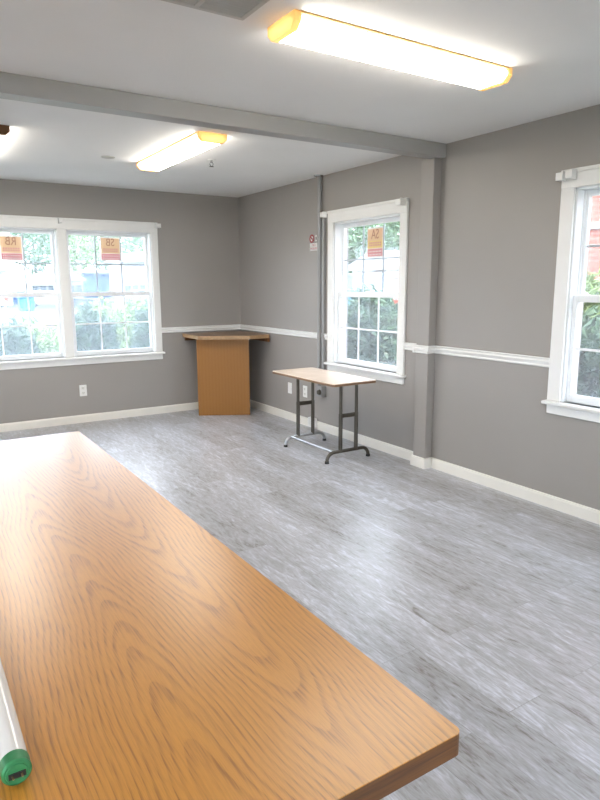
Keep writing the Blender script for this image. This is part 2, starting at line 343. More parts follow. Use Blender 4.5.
struct('glass_pane', B(*[(-2.09 + .92*k, -2.14 + .92*(k+1) - .05, YF - .083, YF - .078, .12, 1.98) for k in range(4)]), 'glass', dr)

# beam across the ceiling and the pier that carries it
struct('trim_1', B((XL, R, 3.45, 3.56, 2.345, H)), 'beam', bevel=.004)
struct('trim_2', B((R - .075, R, 3.49, 3.625, 0, 2.345)), 'wall', bevel=.006)

# chair rail: profile (distance from wall, height)
prof = [(0, .915), (.012, .915), (.016, .922), (.012, .932), (.020, .94), (.024, .952), (.018, .962), (.026, .968), (.026, .975), (0, .975)]
bm = bmesh.new()
prism(bm, [(D - d, z) for d, z in prof], 2.473, R, 'x'); prism(bm, [(D - d, z) for d, z in prof], XL, .43, 'x')
struct('trim_3', bm, 'trim')
bm = bmesh.new()
for a, b in ((YF, 1.36), (2.465, 3.49), (3.625, 3.83), (4.92, 5.01), (5.05, D)): prism(bm, [(R - d, z) for d, z in prof], a, b, 'y')
prism(bm, [(R - .075 - d, z) for d, z in prof], 3.49, 3.625, 'y')
prism(bm, [(3.49 - d, z) for d, z in prof], R - .098, R, 'x')
prism(bm, [(3.625 + d, z) for d, z in prof], R - .098, R, 'x')
struct('trim_4', bm, 'trim')
# baseboards
bp_ = [(0, 0), (.014, 0), (.014, .068), (.009, .082), (0, .084)]
bm = bmesh.new(); prism(bm, [(D - d, z) for d, z in bp_], XL, R, 'x'); struct('baseboard_back', bm, 'base')
bm = bmesh.new()
for a, b in ((YF, 3.49), (3.625, D)): prism(bm, [(R - d, z) for d, z in bp_], a, b, 'y')
prism(bm, [(R - .075 - d, z) for d, z in bp_], 3.49, 3.625, 'y'); prism(bm, [(3.49 - d, z) for d, z in bp_], R - .089, R, 'x')
prism(bm, [(3.625 + d, z) for d, z in bp_], R - .089, R, 'x')
struct('baseboard_right', bm, 'base')
bm = bmesh.new(); prism(bm, [(XL + d, z) for d, z in bp_], YF, D, 'y'); struct('baseboard_left', bm, 'base')

# ---------------------------------------------------------------- windows
def window(name, wall, spans, cw=.09):
    """wall 'back' (u = x, out = +y) or 'right' (u = y, out = +x)"""
    def bx(bm, u0, u1, o0, o1, z0, z1):
        if wall == 'back': box(bm, u0, u1, D + o0, D + o1, z0, z1)
        elif wall == 'left': box(bm, XL - o1, XL - o0, u0, u1, z0, z1)
        else: box(bm, R + o0, R + o1, u0, u1, z0, z1)
    u0, u1 = spans[0][0], spans[-1][1]; c = (u0 + u1) / 2
    root = thing(name, (c, D, ZO0) if wall == 'back' else (R if wall == 'right' else XL, c, ZO0)); root['kind'] = 'structure'
    bm = bmesh.new()
    bx(bm, u0 - cw, u0 + .0, -.02, 0, ZO0, ZO1); bx(bm, u1, u1 + cw, -.02, 0, ZO0, ZO1)
    bx(bm, u0 - cw, u1 + cw, -.022, 0, ZO1, ZO1 + .105)
    for a, b in zip(spans, spans[1:]): bx(bm, a[1], b[0], -.02, 0, ZO0, ZO1); bx(bm, a[1], b[0], 0, .13, ZO0, ZO1)
    obj('window_casing', bm, 'trim', root, bevel=.004)
    bm = bmesh.new()
    bx(bm, u0 - cw, u1 + cw, -.032, 0, ZO1 + .085, ZO1 + .108); obj('head_moulding', bm, 'trim', root, bevel=.004)
    bm = bmesh.new(); bx(bm, u0 - cw - .02, u1 + cw + .02, -.05, .04, ZO0 - .022, ZO0); obj('window_sill', bm, 'trim', root, bevel=.006)
    bm = bmesh.new(); bx(bm, u0 - cw, u1 + cw, -.018, 0, ZO0 - .082, ZO0 - .022); obj('window_apron', bm, 'trim', root, bevel=.004)
    zm = 1.35
    for (a, b) in spans:
        bm = bmesh.new(); j = .012                                    # jamb liner
        bx(bm, a, a + j, 0, .13, ZO0, ZO1); bx(bm, b - j, b, 0, .13, ZO0, ZO1); bx(bm, a, b, 0, .13, ZO1 - j, ZO1); bx(bm, a, b, .04, .15, ZO0, ZO0 + .012)
        bx(bm, a + j, a + .022, .062, .072, ZO0, ZO1); bx(bm, b - .022, b - j, .062, .072, ZO0, ZO1)
        obj('window_frame', bm, 'vinyl', root)
        for kind, o0, o1, z0, z1 in (('upper_sash', .074, .104, zm - .02, ZO1 - .012), ('lower_sash', .03, .06, ZO0 + .004, zm + .022)):
            s0, s1, rb, rt = a + j, b - j, (.04 if kind == 'upper_sash' else .048), (.036 if kind == 'upper_sash' else .044)
            st = .028
            bm = bmesh.new()
            bx(bm, s0, s0 + st, o0, o1, z0, z1); bx(bm, s1 - st, s1, o0, o1, z0, z1); bx(bm, s0 + st, s1 - st, o0, o1, z0, z0 + rb); bx(bm, s0 + st, s1 - st, o0, o1, z1 - rt, z1)
            sash = obj(kind, bm, 'vinyl', root, bevel=.003)
            g0, g1, h0, h1 = s0 + st, s1 - st, z0 + rb, z1 - rt; om = (o0 + o1) / 2
            bm = bmesh.new()
            for k in (1, 2): uu = g0 + (g1 - g0) * k / 3; bx(bm, uu - .007, uu + .007, om - .0035, om + .0035, h0, h1)
            hh = (h0 + h1) / 2; bx(bm, g0, g1, om - .004, om + .004, hh - .007, hh + .007)
            obj('muntin_grid', bm, 'grille' if kind == 'upper_sash' else 'vinyl', sash)
            bm = bmesh.new(); bx(bm, g0 - .004, g1 + .004, om + .006, om + .009, h0 - .004, h1 + .004); obj('glass_pane', bm, 'glass', sash)
        bm = bmesh.new(); uc = (a + b) / 2
        bx(bm, uc - .03, uc + .03, .028, .045, zm + .022, zm + .034); obj('sash_lock', bm, 'vinyl', root, bevel=.003)
    return root
window('window_1', 'back', W1, .078); window('window_2', 'right', [W2], .085); window('window_3', 'right', [W3]); window('window_4', 'right', [W4])  # the last of these is out of view, added for extra daylight
window('window_5', 'back', [(-1.6, -.7)])  # unseen window, put in to bring more daylight
for k, wl in enumerate(WL_ADDED): window('window_%d' % (6 + k), 'left', [wl])  # left wall windows, all unseen, added to raise the daylight

# small blind brackets left on the window heads
def bracket(label, wall, u, z, m='outlet', wdt=.05):
    if wall == 'back': bm = B((u - wdt/2, u + wdt/2, D - .075, D - .032, z, z + .045), (u - wdt/2 - .006, u - wdt/2, D - .08, D - .032, z - .006, z + .05))
    else: bm = B((R - .075, R - .032, u - wdt/2, u + wdt/2, z, z + .045), (R - .08, R - .032, u - wdt/2 - .006, u - wdt/2, z - .006, z + .05))
    return tag(obj('blind_bracket', bm, m, loc=(u, D - .05, z) if wall == 'back' else (R - .05, u, z), bevel=.004), label, 'bracket', 'blind brackets on the window heads')
bracket('white blind bracket at the centre of the double window head', 'back', 1.46, 2.055, wdt=.03)
bracket('white blind bracket at the right end of the double window head', 'back', 2.47, 2.05)
bracket('white blind bracket at the corner end of the single window head by the pipe', 'right', 4.94, 2.055)
bracket('white ribbed blind bracket at the pier end of the window head beside the grey pier', 'right', 3.88, 2.055, wdt=.06)
bracket('white blind bracket at the near window cut by the picture edge, outermost of two', 'right', 2.448, 2.045, wdt=.045)
bracket('white blind bracket at the near window cut by the picture edge, innermost of two', 'right', 2.385, 2.05, wdt=.045)

# ---------------------------------------------------------------- ceiling lights
def ceiling_light(label, axis, u0, u1, v0, v1, capm):
    """axis 'x' or 'y' is the long one; u along it, v across"""
    c = ((u0+u1)/2, (v0+v1)/2, H) if axis == 'x' else ((v0+v1)/2, (u0+u1)/2, H)
    t = thing('ceiling_light', c, label, 'ceiling light', 'fluorescent ceiling lights')
    vm = (v0 + v1) / 2; hw = (v1 - v0) / 2
    def bx(bm, a0, a1, b0, b1, z0, z1): box(bm, a0, a1, b0, b1, z0, z1) if axis == 'x' else box(bm, b0, b1, a0, a1, z0, z1)
    def pr(bm, pts, a0, a1): prism(bm, pts, a0, a1, axis)
    cw = .032
    bm = bmesh.new(); bx(bm, u0 + cw, u1 - cw, v0 + .01, v1 - .01, H - .018, H - .0005); obj('housing', bm, 'whitemetal', t)
    bm = bmesh.new(); bx(bm, u0 + cw, u1 - cw, v0, v0 + .012, H - .008, H - .0005); bx(bm, u0 + cw, u1 - cw, v1 - .012, v1, H - .008, H - .0005); obj('wood_trim', bm, capm, t)
    pts = [(vm - hw + .006, H - .018), (vm - hw + .006, H - .032), (vm - hw + .032, H - .056), (vm + hw - .032, H - .056), (vm + hw - .006, H - .032), (vm + hw - .006, H - .018)]
    bm = bmesh.new(); pr(bm, pts, u0 + cw - .004, u1 - cw + .004); obj('diffuser', bm, 'diff', t)
    pc = [(vm - hw, H - .0005), (vm - hw, H - .036), (vm - hw + .028, H - .061), (vm + hw - .028, H - .061), (vm + hw, H - .036), (vm + hw, H - .0005)]
    for a, b in ((u0, u0 + cw), (u1 - cw, u1)):
        bm = bmesh.new(); pr(bm, pc, a, b); obj('end_cap', bm, capm, t, bevel=.004)
    return t
ceiling_light('long lit fluorescent ceiling light with amber end caps on the near side of the beam', 'x', 1.345, 2.56, 2.13, 2.335, 'amber')
ceiling_light('lit fluorescent ceiling light with amber end caps beyond the grey ceiling beam', 'y', 4.03, 5.30, 1.79, 2.0, 'amber')
ceiling_light('lit ceiling light showing only a dark brown end cap at the left picture edge', 'y', 4.53, 5.80, .46, .72, 'browncap')
ceiling_light('added fluorescent ceiling light brightening the left side of the room, out of frame', 'y', .9, 2.15, -1.7, -1.46, 'amber')  # unseen lamp, added to brighten the room
ceiling_light('added fluorescent ceiling light behind the camera, unseen fill for the room', 'x', .3, 1.55, -1.9, -1.66, 'amber')  # another added lamp out of view, there for overall brightness

# ceiling vent, sprinkler, cover disc, loose wire
t = thing('ceiling_vent', (1.07, 2.2, H), 'beige slotted air vent in the ceiling at the top picture edge', 'vent')
obj('vent_back', B((.80, 1.22, 2.09, 2.30, H - .003, H - .0005)), 'pipe', t)
obj('vent_frame', B((.80, 1.22, 2.09, 2.11, H - .014, H - .001), (.80, 1.22, 2.28, 2.30, H - .014, H - .001), (.80, .82, 2.11, 2.28, H - .014, H - .001), (1.20, 1.22, 2.11, 2.28, H - .014, H - .001), (1.01, 1.03, 2.11, 2.28, H - .014, H - .001)), 'vent', t, bevel=.003)
bm = bmesh.new()
for k in range(9): prism(bm, [(2.115 + k*.0195, H - .002), (2.115 + k*.0195 + .008, H - .014), (2.115 + k*.0195 + .0115, H - .013), (2.115 + k*.0195 + .0035, H - .002)], .82, 1.20, 'x')
obj('vent_louvres', bm, 'vent', t)
sx, sy = 2.27, 4.87
t = thing('fire_sprinkler', (sx, sy, H), 'small chrome fire sprinkler head on the ceiling beside the far light', 'sprinkler')
bm = bmesh.new(); tube(bm, [(sx, sy, H - .001), (sx, sy, H - .006)], [.036, .03], 24); obj('escutcheon', bm, 'whitemetal', t, smooth=True)
bm = bmesh.new(); tube(bm, [(sx, sy, H - .006), (sx, sy, H - .025)], .009, 12); tube(bm, [(sx - .008, sy, H - .02), (sx - .016, sy, H - .035), (sx - .004, sy, H - .052)], .0035, 8); tube(bm, [(sx + .008, sy, H - .02), (sx + .016, sy, H - .035), (sx + .004, sy, H - .052)], .0035, 8); obj('sprinkler_frame', bm, 'chrome', t, smooth=True)
bm = bmesh.new(); tube(bm, [(sx, sy, H - .051), (sx, sy, H - .054)], [.017, .019], 16); obj('deflector', bm, 'chrome', t, smooth=True)
bm = bmesh.new(); tube(bm, [(1.53, 5.2, H - .0005), (1.53, 5.2, H - .005)], [.055, .05], 28)
tag(obj('cover_plate', bm, 'vent', loc=(1.53, 5.2, H), smooth=True), 'small round grey cover plate flat on the ceiling left of the far light', 'cover plate')
bm = bmesh.new(); tube(bm, [(.62, 3.80, H - .004), (.64, 3.785, H - .012), (.75, 3.80, H - .006), (.86, 3.81, H - .006), (.97, 3.83, H - .004)], .0025, 8)
tag(obj('cable', bm, 'vent', loc=(.8, 3.8, H - .004), smooth=True), 'thin grey wire along the ceiling just beyond the beam', 'cable')

# ---------------------------------------------------------------- pipe, raceway, wall plates, sign
t = thing('conduit_pipe', (R - .034, 5.01, .42), 'vertical grey painted pipe with a ceiling collar left of the single window', 'pipe')
bm = bmesh.new(); tube(bm, [(R - .034, 5.03, H - .001), (R - .034, 5.03, .462)], .020, 20); obj('pipe', bm, 'pipe', t, smooth=True)
bm = bmesh.new(); tube(bm, [(R - .045, 5.03, H - .0005), (R - .045, 5.03, H - .012)], [.044, .038], 28); obj('ceiling_collar', bm, 'chrome', t, smooth=True)
bm = bmesh.new(); tube(bm, [(R - .034, 5.03, 2.075), (R - .034, 5.03, 2.055)], .024, 20); obj('coupling', bm, 'pipe', t, smooth=True)
tag(obj('cable_raceway', B((R - .03, R, 4.965, 4.998, .62, 2.05)), 'pipe', loc=(R, 4.99, .62), bevel=.003), 'flat grey raceway strip running up the wall between the pipe and the window', 'raceway')
t = thing('junction_box', (R, 5.01, .36), 'grey metal junction box at the foot of the vertical pipe', 'junction box')
obj('box_body', B((R - .055, R, 4.955, 5.065, .355, .46)), 'pipe', t, bevel=.006)
bm = bmesh.new(); tube(bm, [(R - .055, 4.99, .40), (R - .075, 4.99, .40)], [.028, .022], 18); obj('round_cover', bm, 'bronze', t, smooth=True)

def plate(name, label, wall, u, z, wd, ht, sockets, grp='wall plates'):
    def bx(bm, u0, u1, o0, o1, z0, z1): box(bm, u0, u1, D - o1, D - o0, z0, z1) if wall == 'back' else box(bm, R - o1, R - o0, u0, u1, z0, z1)
    t = thing(name, (u, D, z) if wall == 'back' else (R, u, z), label, 'outlet' if sockets else 'wall plate', grp)
    bm = bmesh.new(); bx(bm, u - wd/2, u + wd/2, 0, .007, z - ht/2, z + ht/2); obj('cover', bm, 'outlet', t, bevel=.003)
    for s in ((-1, 1) if sockets else ()):
        bm = bmesh.new(); bx(bm, u - .017, u + .017, .006, .0095, z + s*.026 - .014, z + s*.026 + .014); f = obj('socket', bm, 'whitemetal', t, bevel=.004)
        bm = bmesh.new()
        for q in (-.007, .007): bx(bm, u + q - .0015, u + q + .0015, .0095, .0102, z + s*.026 - .002, z + s*.026 + .008)
        bx(bm, u - .002, u + .002, .0095, .0102, z + s*.026 - .010, z + s*.026 - .006); obj('slots', bm, 'dark', f)
    if not sockets:
        bm = bmesh.new()
        bm.free()
        for s in (-1, 1):
            bm = bmesh.new(); bx(bm, u - .003, u + .003, .007, .0085, z + s*.035 - .003, z + s*.035 + .003); obj('screw', bm, 'whitemetal', t)
plate('wall_outlet', 'white outlet on the back wall under the double window', 'back', 1.58, .345, .075, .12, True)
plate('wall_plate', 'blank white wall plate between the corner desk and the folding table', 'right', 5.63, .35, .072, .118, False)
plate('wall_outlet', 'white outlet on the right wall seen through the folding table legs', 'right', 5.33, .355, .075, .12, True)
t = thing('surface_socket', (R, 5.145, .02), 'white boxy socket on the baseboard behind the folding table', 'outlet')
obj('box_body', B((R - .06, R - .014, 5.09, 5.20, .02, .115)), 'outlet', t, bevel=.006)
bm = bmesh.new(); tube(bm, [(R - .06, 5.15, .065), (R - .064, 5.15, .065)], .026, 20); obj('socket_face', bm, 'whitemetal', t, smooth=True)

def text_mesh(name, body, size, m, parent, Mw, thick=.0006, mirror=False, sx=1.0):
    cu = bpy.data.curves.new('tmp_text', 'FONT'); cu.body = body; cu.size = size; cu.extrude = thick; cu.align_x = 'CENTER'; cu.align_y = 'CENTER'; cu.resolution_u = 3
    o = bpy.data.objects.new('tmp_text', cu); COL.objects.link(o)
    me = bpy.data.meshes.new_from_object(o.evaluated_get(bpy.context.evaluated_depsgraph_get()))
    bpy.data.objects.remove(o); bpy.data.curves.remove(cu)
    bm = bmesh.new(); bm.from_mesh(me); bpy.data.meshes.remove(me)
    bmesh.ops.transform(bm, matrix=Mw @ Matrix.Diagonal((-sx if mirror else sx, 1, 1, 1)), verts=bm.verts)
    if mirror: bmesh.ops.reverse_faces(bm, faces=bm.faces)
    return obj(name, bm, m, parent)
def face(wall, p):
    """matrix placing text (x right, y up) on a plane facing into the room"""
    if wall == 'back': return Matrix.Translation(p) @ Matrix(((1,0,0,0),(0,0,-1,0),(0,1,0,0),(0,0,0,1)))
    return Matrix.Translation(p) @ Matrix(((0,0,-1,0),(-1,0,0,0),(0,1,0,0),(0,0,0,1)))
t = thing('wall_sign', (R, 5.16, 1.84), 'small red and white no smoking sign on the wall left of the vertical pipe', 'sign')
obj('backing', B((R - .003, R, 5.095, 5.24, 1.765, 1.838)), 'paper_w', t)
bm = bmesh.new()
for k in range(28):
    a0, a1 = 2*PI*k/28, 2*PI*(k+1)/28
    q = [(5.205 + r_*math.cos(a), 1.88 + r_*math.sin(a)) for r_, a in ((.040, a0), (.040, a1), (.026, a1), (.026, a0))]; prism(bm, q, R - .0045, R - .001, 'x')
prism(bm, [(5.205 + .03*math.cos(a) , 1.88 + .03*math.sin(a)) for a in (PI*.20, PI*.30, PI*1.20, PI*1.30)], R - .0047, R - .001, 'x')
obj('prohibition_ring', bm, 'redsign', t)
bm = bmesh.new(); prism(bm, [(5.205 + .04*math.cos(2*PI*k/28), 1.88 + .04*math.sin(2*PI*k/28)) for k in range(28)], R - .0015, R, 'x'); prism(bm, [(5.135, 1.845), (5.12, 1.865), (5.12, 1.90), (5.135, 1.915), (5.15, 1.90), (5.15, 1.865)], R - .0015, R, 'x'); obj('disc', bm, 'paper_w', t)
obj('cigarette', B((R - .0025, R - .0012, 5.187, 5.223, 1.877, 1.883)), 'black', t); obj('small_mark', B((R - .0025, R - .0012, 5.125, 5.14, 1.865, 1.895)), 'black', t)
text_mesh('lettering', 'NO', .034, 'paper_r', t, face('right', (R - .0035, 5.168, 1.818))); text_mesh('lettering', 'SMOKING', .029, 'paper_r', t, face('right', (R - .0035, 5.168, 1.785)))

def window_sign(label, wall, u0, u1, z0, z1, off, words, m_mid):
    um = (u0 + u1) / 2; hgt = z1 - z0; wd = u1 - u0
    def bx(bm, a, b, o0, o1, c, d): box(bm, a, b, D + o0, D + o1, c, d) if wall == 'back' else box(bm, R + o0, R + o1, a, b, c, d)
    t = thing('window_sign', (um, D + off, z0) if wall == 'back' else (R + off, um, z0), label, 'sign', 'paper signs taped to the windows')
    bm = bmesh.new(); 
    for q in ((u0, u0 + .008, z0, z1), (u1 - .008, u1, z0, z1), (u0 + .008, u1 - .008, z0, z0 + .01), (u0 + .008, u1 - .008, z1 - .012, z1), (u0 + .008, u1 - .008, z0 + hgt*.29, z0 + hgt*.31)): bx(bm, q[0], q[1], off - .0008, off, q[2], q[3])
    obj('sheet_margin', bm, 'paper_w', t)
    bm = bmesh.new(); bx(bm, u0 + .008, u1 - .008, off - .0008, off, z0 + hgt*.56, z1 - .012); obj('orange_panel', bm, 'paper_o', t)
    bm = bmesh.new(); bx(bm, u0 + .008, u1 - .008, off - .0008, off, z0 + hgt*.31, z0 + hgt*.56); obj('middle_panel', bm, m_mid, t)
    bm = bmesh.new(); bx(bm, u0 + .008, u1 - .008, off - .0008, off, z0 + .01, z0 + hgt*.29); obj('red_panel', bm, 'paper_r', t)
    def P(z): return (um, D + off - .0014, z) if wall == 'back' else (R + off - .0014, um, z)
    text_mesh('big_letters', words, hgt*.46, 'ink', t, face(wall, P(z0 + hgt*.765)), .0005, True, wd / hgt * .95)
    bm = bmesh.new()
    for zz in (.49, .41):
        for k in range(7): bx(bm, u0 + wd*(.13 + k*.11), u0 + wd*(.13 + k*.11 + .075), off - .0012, off - .0006, z0 + hgt*zz - .007, z0 + hgt*zz + .007)
    obj('small_print', bm, 'paper_r', t)
    bm = bmesh.new()
    for zz in (.20, .10):
        for k in range(9): bx(bm, u0 + wd*(.10 + k*.092), u0 + wd*(.10 + k*.092 + .06), off - .0014, off - .0006, z0 + hgt*zz - .006, z0 + hgt*zz + .006)
    obj('white_print', bm, 'paper_w', t)
window_sign('orange and red paper sign in the left half of the double window, darkest print', 'back', .905, 1.11, 1.685, 1.925, .082, 'RB', 'paper_o')
window_sign('orange and red paper sign in the right half of the double window', 'back', 1.875, 2.085, 1.70, 1.945, .082, 'SB', 'paper_o')
window_sign('orange yellow and pink paper sign in the single window beside the pier', 'right', 4.235, 4.45, 1.672, 1.925, .082, 'SA', 'paper_y')

# ---------------------------------------------------------------- foreground table
t = thing('oak_table', (.23, 1.85, 0), 'large honey oak table in the foreground with cathedral grain', 'table')
bm = bmesh.new(); x0, x1, y0, y1 = -.23, .69, .603, 3.087; rc = .012
pts = []
for cx, cy, a in ((x1 - rc, y1 - rc, 0), (x0 + rc, y1 - rc, 90), (x0 + rc, y0 + rc, 180), (x1 - rc, y0 + rc, 270)):
    for k in range(5): q = math.radians(a + 22.5*k); pts.append((cx + rc*math.cos(q), cy + rc*math.sin(q)))
prism(bm, pts, .738, .74, 'z'); obj('tabletop', bm, 'oak', t, loc=(0, 0, .738))
bm = bmesh.new(); prism(bm, pts, .7, .738, 'z'); obj('table_edge', bm, 'oakedge', t)['label'] = 'dark stained table edge'
for yy in (.95, 2.70): obj('end_panel', B((x0 + .12, x1 - .14, yy, yy + .035, 0, .70)), 'oakpanel', t, bevel=.003)
obj('stretcher_panel', B((.215, .245, .985, 2.70, .30, .70)), 'oakpanel', t)
# fluorescent tube lying on it
t = thing('fluorescent_tube', (.082, .9, .74), 'white fluorescent tube with a green end cap lying on the oak table', 'lamp tube')
cx, cz, ra = .077, .7605, .0205
bm = bmesh.new(); tube(bm, [(cx, .89, cz), (cx, 2.10, cz)], ra - .001, 32); obj('glass_tube', bm, 'tube', t, smooth=True)
def capring(y0_, y1_, s):
    bm = bmesh.new(); tube(bm, [(cx, y0_ + s*.0, cz), (cx, y0_ + s*.003, cz), (cx, y1_, cz)], [ra - .003, ra, ra], 32)
    c = obj('end_cap', bm, 'green', t, smooth=True)
    bm = bmesh.new(); tube(bm, [(cx, y0_ - s*.0015, cz), (cx, y0_ - s*.0015 + s*.002, cz)], [ra - .006, ra - .005], 28); obj('cap_face', bm, 'green', c, smooth=True)
    bm = B((cx - .0115, cx + .0115, min(y0_ - s*.003, y0_), max(y0_ - s*.003, y0_), cz - .0055, cz + .003)); obj('pin_slot', bm, 'black', c)
    for q in (-.006, .006):
        bm = bmesh.new(); tube(bm, [(cx + q, y0_ - s*.002, cz - .001), (cx + q, y0_ - s*.009, cz - .001)], .0014, 10); obj('contact_pin', bm, 'brass', c, smooth=True)
capring(.868, .892, 1); capring(2.122, 2.098, -1)

# ---------------------------------------------------------------- corner desk
A_, B_ = .76, .30
t = thing('corner_desk', (3.0, 6.3, 0), 'tall oak corner counter with a five sided top and a wide front panel', 'counter')
top = [(2.715, D - .028), (2.70, 6.26), (3.185, 5.985), (R - .028, 6.02), (R - .028, D - .028)]
bm = bmesh.new(); prism(bm, top, .862, .90, 'z'); obj('countertop', bm, 'oaktop', t, bevel=.002)['label'] = 'worn brown countertop'
def off2(p, q, d, z0, z1, ext=0):
    v = Vector((q[0]-p[0], q[1]-p[1])).normalized(); nn = Vector((v.y, -v.x))
    if nn.dot(Vector((p[0]-R, p[1]-D))) < 0: nn = -nn
    a, b = Vector(p) - v*ext, Vector(q) + v*ext
    bm = bmesh.new(); prism(bm, [tuple(a), tuple(b), tuple(b + nn*d), tuple(a + nn*d)], z0, z1, 'z'); return bm
for p, q in ((top[0], top[1]), (top[1], top[2]), (top[2], top[3])): obj('edge_strip', off2(p, q, .003, .862, .9), 'oakstrip', t)['label'] = 'pale edging'
obj('front_panel', off2((2.742, 6.40), (3.246, 6.124), .02, 0.001, .862), 'oakpanel', t, bevel=.002)
mid = Vector((2.999, 6.275)); n45 = Vector((.48, .877)).normalized(); s45 = Vector((.877, -.48)).normalized() * .01
bm = bmesh.new(); prism(bm, [tuple(mid - s45), tuple(mid + s45), tuple(mid + n45*.38 + s45), tuple(mid + n45*.38 - s45)], .001, .862, 'z'); obj('support_panel', bm, 'oakpanel', t)
obj('wall_cleat', B((R - .74, R - .05, D - .05, D - .028, .82, .862), (R - .05, R - .028, D - .74, D - .028, .82, .862)), 'browncap', t)

# ---------------------------------------------------------------- folding table
t = thing('folding_table', (3.03, 4.36, 0), 'small pale laminate utility table on bronze tube legs under the single window', 'table')
x0, x1, y0, y1, rc = 2.795, 3.23, 3.89, 4.845, .02
pts = []
for cx, cy, a in ((x1 - rc, y1 - rc, 0), (x0 + rc, y1 - rc, 90), (x0 + rc, y0 + rc, 180), (x1 - rc, y0 + rc, 270)):
    for k in range(5): q = math.radians(a + 22.5*k); pts.append((cx + rc*math.cos(q), cy + rc*math.sin(q)))
bm = bmesh.new(); prism(bm, pts, .672, .678, 'z'); obj('tabletop', bm, 'maple', t)
bm = bmesh.new(); prism(bm, pts, .655, .672, 'z'); obj('table_edge', bm, 'mapleedge', t)['label'] = 'brown edge band'
for yy in (4.03, 4.68):
    lf = thing('leg_frame', (3.04, yy, 0)); lf.parent = t; lf.location = Vector((3.04, yy, 0)) - ORG[t.name]
    bm = bmesh.new(); z = .085; xa, xb, rr = 2.835, 3.262, .07
    P = [(xa, yy, .012)] + [(xa + rr - rr*math.cos(q), yy, z - rr + rr*math.sin(q)) for q in [PI/2*k/6 for k in range(7)]] + [(xb - rr + rr*math.sin(q), yy, z - rr + rr*math.cos(q)) for q in [PI/2*k/6 for k in range(7)]] + [(xb, yy, .012)]
    tube(bm, P, .0145, 16); obj('base_tube', bm, 'bronze' if yy < 4.5 else 'steel', lf, smooth=True)
    for xx in (2.97, 3.13):
        bm = bmesh.new(); tube(bm, [(xx, yy, z), (xx, yy, .40), (xx, yy, .401), (xx, yy, .655)], [.017, .017, .014, .014], 16); obj('upright', bm, 'bronze', lf, smooth=True)
    obj('crossbar', B((2.97, 3.13, yy - .006, yy + .006, .365, .40)), 'bronze', lf, bevel=.003)
    obj('top_bracket', B((2.92, 3.18, yy - .02, yy + .02, .645, .655)), 'bronze', lf, bevel=.003)
    for xx in (xa, xb):
        bm = bmesh.new(); tube(bm, [(xx, yy, 0), (xx, yy, .02)], [.019, .017], 16); obj('foot_cap', bm, 'rubber', lf, smooth=True)
bm = bmesh.new(); tube(bm, [(2.895, 4.03, .088), (2.895, 4.68, .088)], .0125, 14); obj('stretcher', bm, 'steel', t, smooth=True)

# ---------------------------------------------------------------- outside
GZ = -.5
struct('ground_lawn', B((-60, 80, -40, 30, GZ - .2, GZ)), 'grass')
struct('ground_parking', B((-90, 140, 30, 130, GZ - .2, GZ - .001)), 'asphalt')
struct('ground_drive', B((-20, 60, 11.5, 14.5, GZ - .1, GZ + .02)), 'asphalt')
struct('wall_foundation', B((XL - WT, R + WT, YF - WT, D + WT, GZ, -.12)), 'extbrick')

def foliage(bm, c, rx, ry, rz, n, size, seed, shell=.55, boxy=False):
    rnd = random.Random(seed)
    for _ in range(n):
        while True:
            d = Vector((rnd.gauss(0, 1), rnd.gauss(0, 1), rnd.gauss(0, 1)))
            if d.length > .01: break
        d.normalize(); r_ = shell + (1 - shell) * rnd.random() ** .6
        r_ *= 1 + .22 * noise.noise(d * 2.6 + Vector((seed, 0, 0)))
        if boxy: d = d / (max(abs(d.x), abs(d.y), abs(d.z)) ** .55)
        p = Vector(c) + Vector((d.x*rx, d.y*ry, d.z*rz)) * r_
        s = size * (.6 + .8 * rnd.random())
        u = Vector((rnd.gauss(0, 1), rnd.gauss(0, 1), rnd.gauss(0, .7))) + d*.6; u.normalize()
        v = u.cross(Vector((rnd.gauss(0, 1), rnd.gauss(0, 1), rnd.gauss(0, 1)))).normalized()
        nn = u.cross(v) * .12 * s
        q = [bm.verts.new(p - u*s*.5), bm.verts.new(p + v*s*.22 + nn), bm.verts.new(p + u*s*.55), bm.verts.new(p - v*s*.22 + nn)]
        bm.faces.new(q)
def shrub(label, x, y, top, rx, ry, m, n, size, seed, name='shrub', group='shrubs outside the windows'):
    t = thing(name, (x, y, GZ), label, 'shrub', group)
    bm = bmesh.new(); h_ = top - GZ
    foliage(bm, (x, y, GZ + h_*.5), rx, ry, h_*.5, n, size, seed, boxy=True); foliage(bm, (x, y, GZ + h_*.45), rx*.6, ry*.6, h_*.4, n//3, size*1.6, seed + 50, .2)
    obj('foliage', bm, m, t)
    bm = bmesh.new(); rnd = random.Random(seed)
    for k in range(7):
        a = rnd.random()*6.28; tube(bm, [(x + .04*math.cos(a), y + .04*math.sin(a), GZ), (x + rx*.3*math.cos(a), y + ry*.3*math.sin(a), GZ + h_*.4), (x + rx*.55*math.cos(a), y + ry*.55*math.sin(a), GZ + h_*.8)], [.02, .014, .006], 6)
    obj('stems', bm, 'bark', t)
shrub('dark green shrub outside the left half of the double window', 1.0, 7.75, .98, .33, .36, 'leaf_d', 5200, .105, 1)
shrub('dark green shrub outside the right half of the double window, left one', 1.93, 7.8, 1.10, .33, .36, 'leaf_d', 5200, .105, 2)
shrub('dark green shrub outside the right half of the double window, right one', 2.85, 7.8, 1.12, .33, .36, 'leaf_d', 5200, .105, 3)
shrub('sunlit lime green shrub behind the dark shrubs in the double window', 2.85, 9.7, 1.22, .7, .42, 'leaf_l', 4200, .10, 4)
shrub('low lime green shrub at the left edge of the double window', 1.45, 9.3, .92, .6, .36, 'leaf_l', 3000, .09, 5)
shrub('tall blue green shrub outside the single window beside the pier', 4.75, 5.85, 1.34, .38, .40, 'leaf_d', 6500, .105, 6)
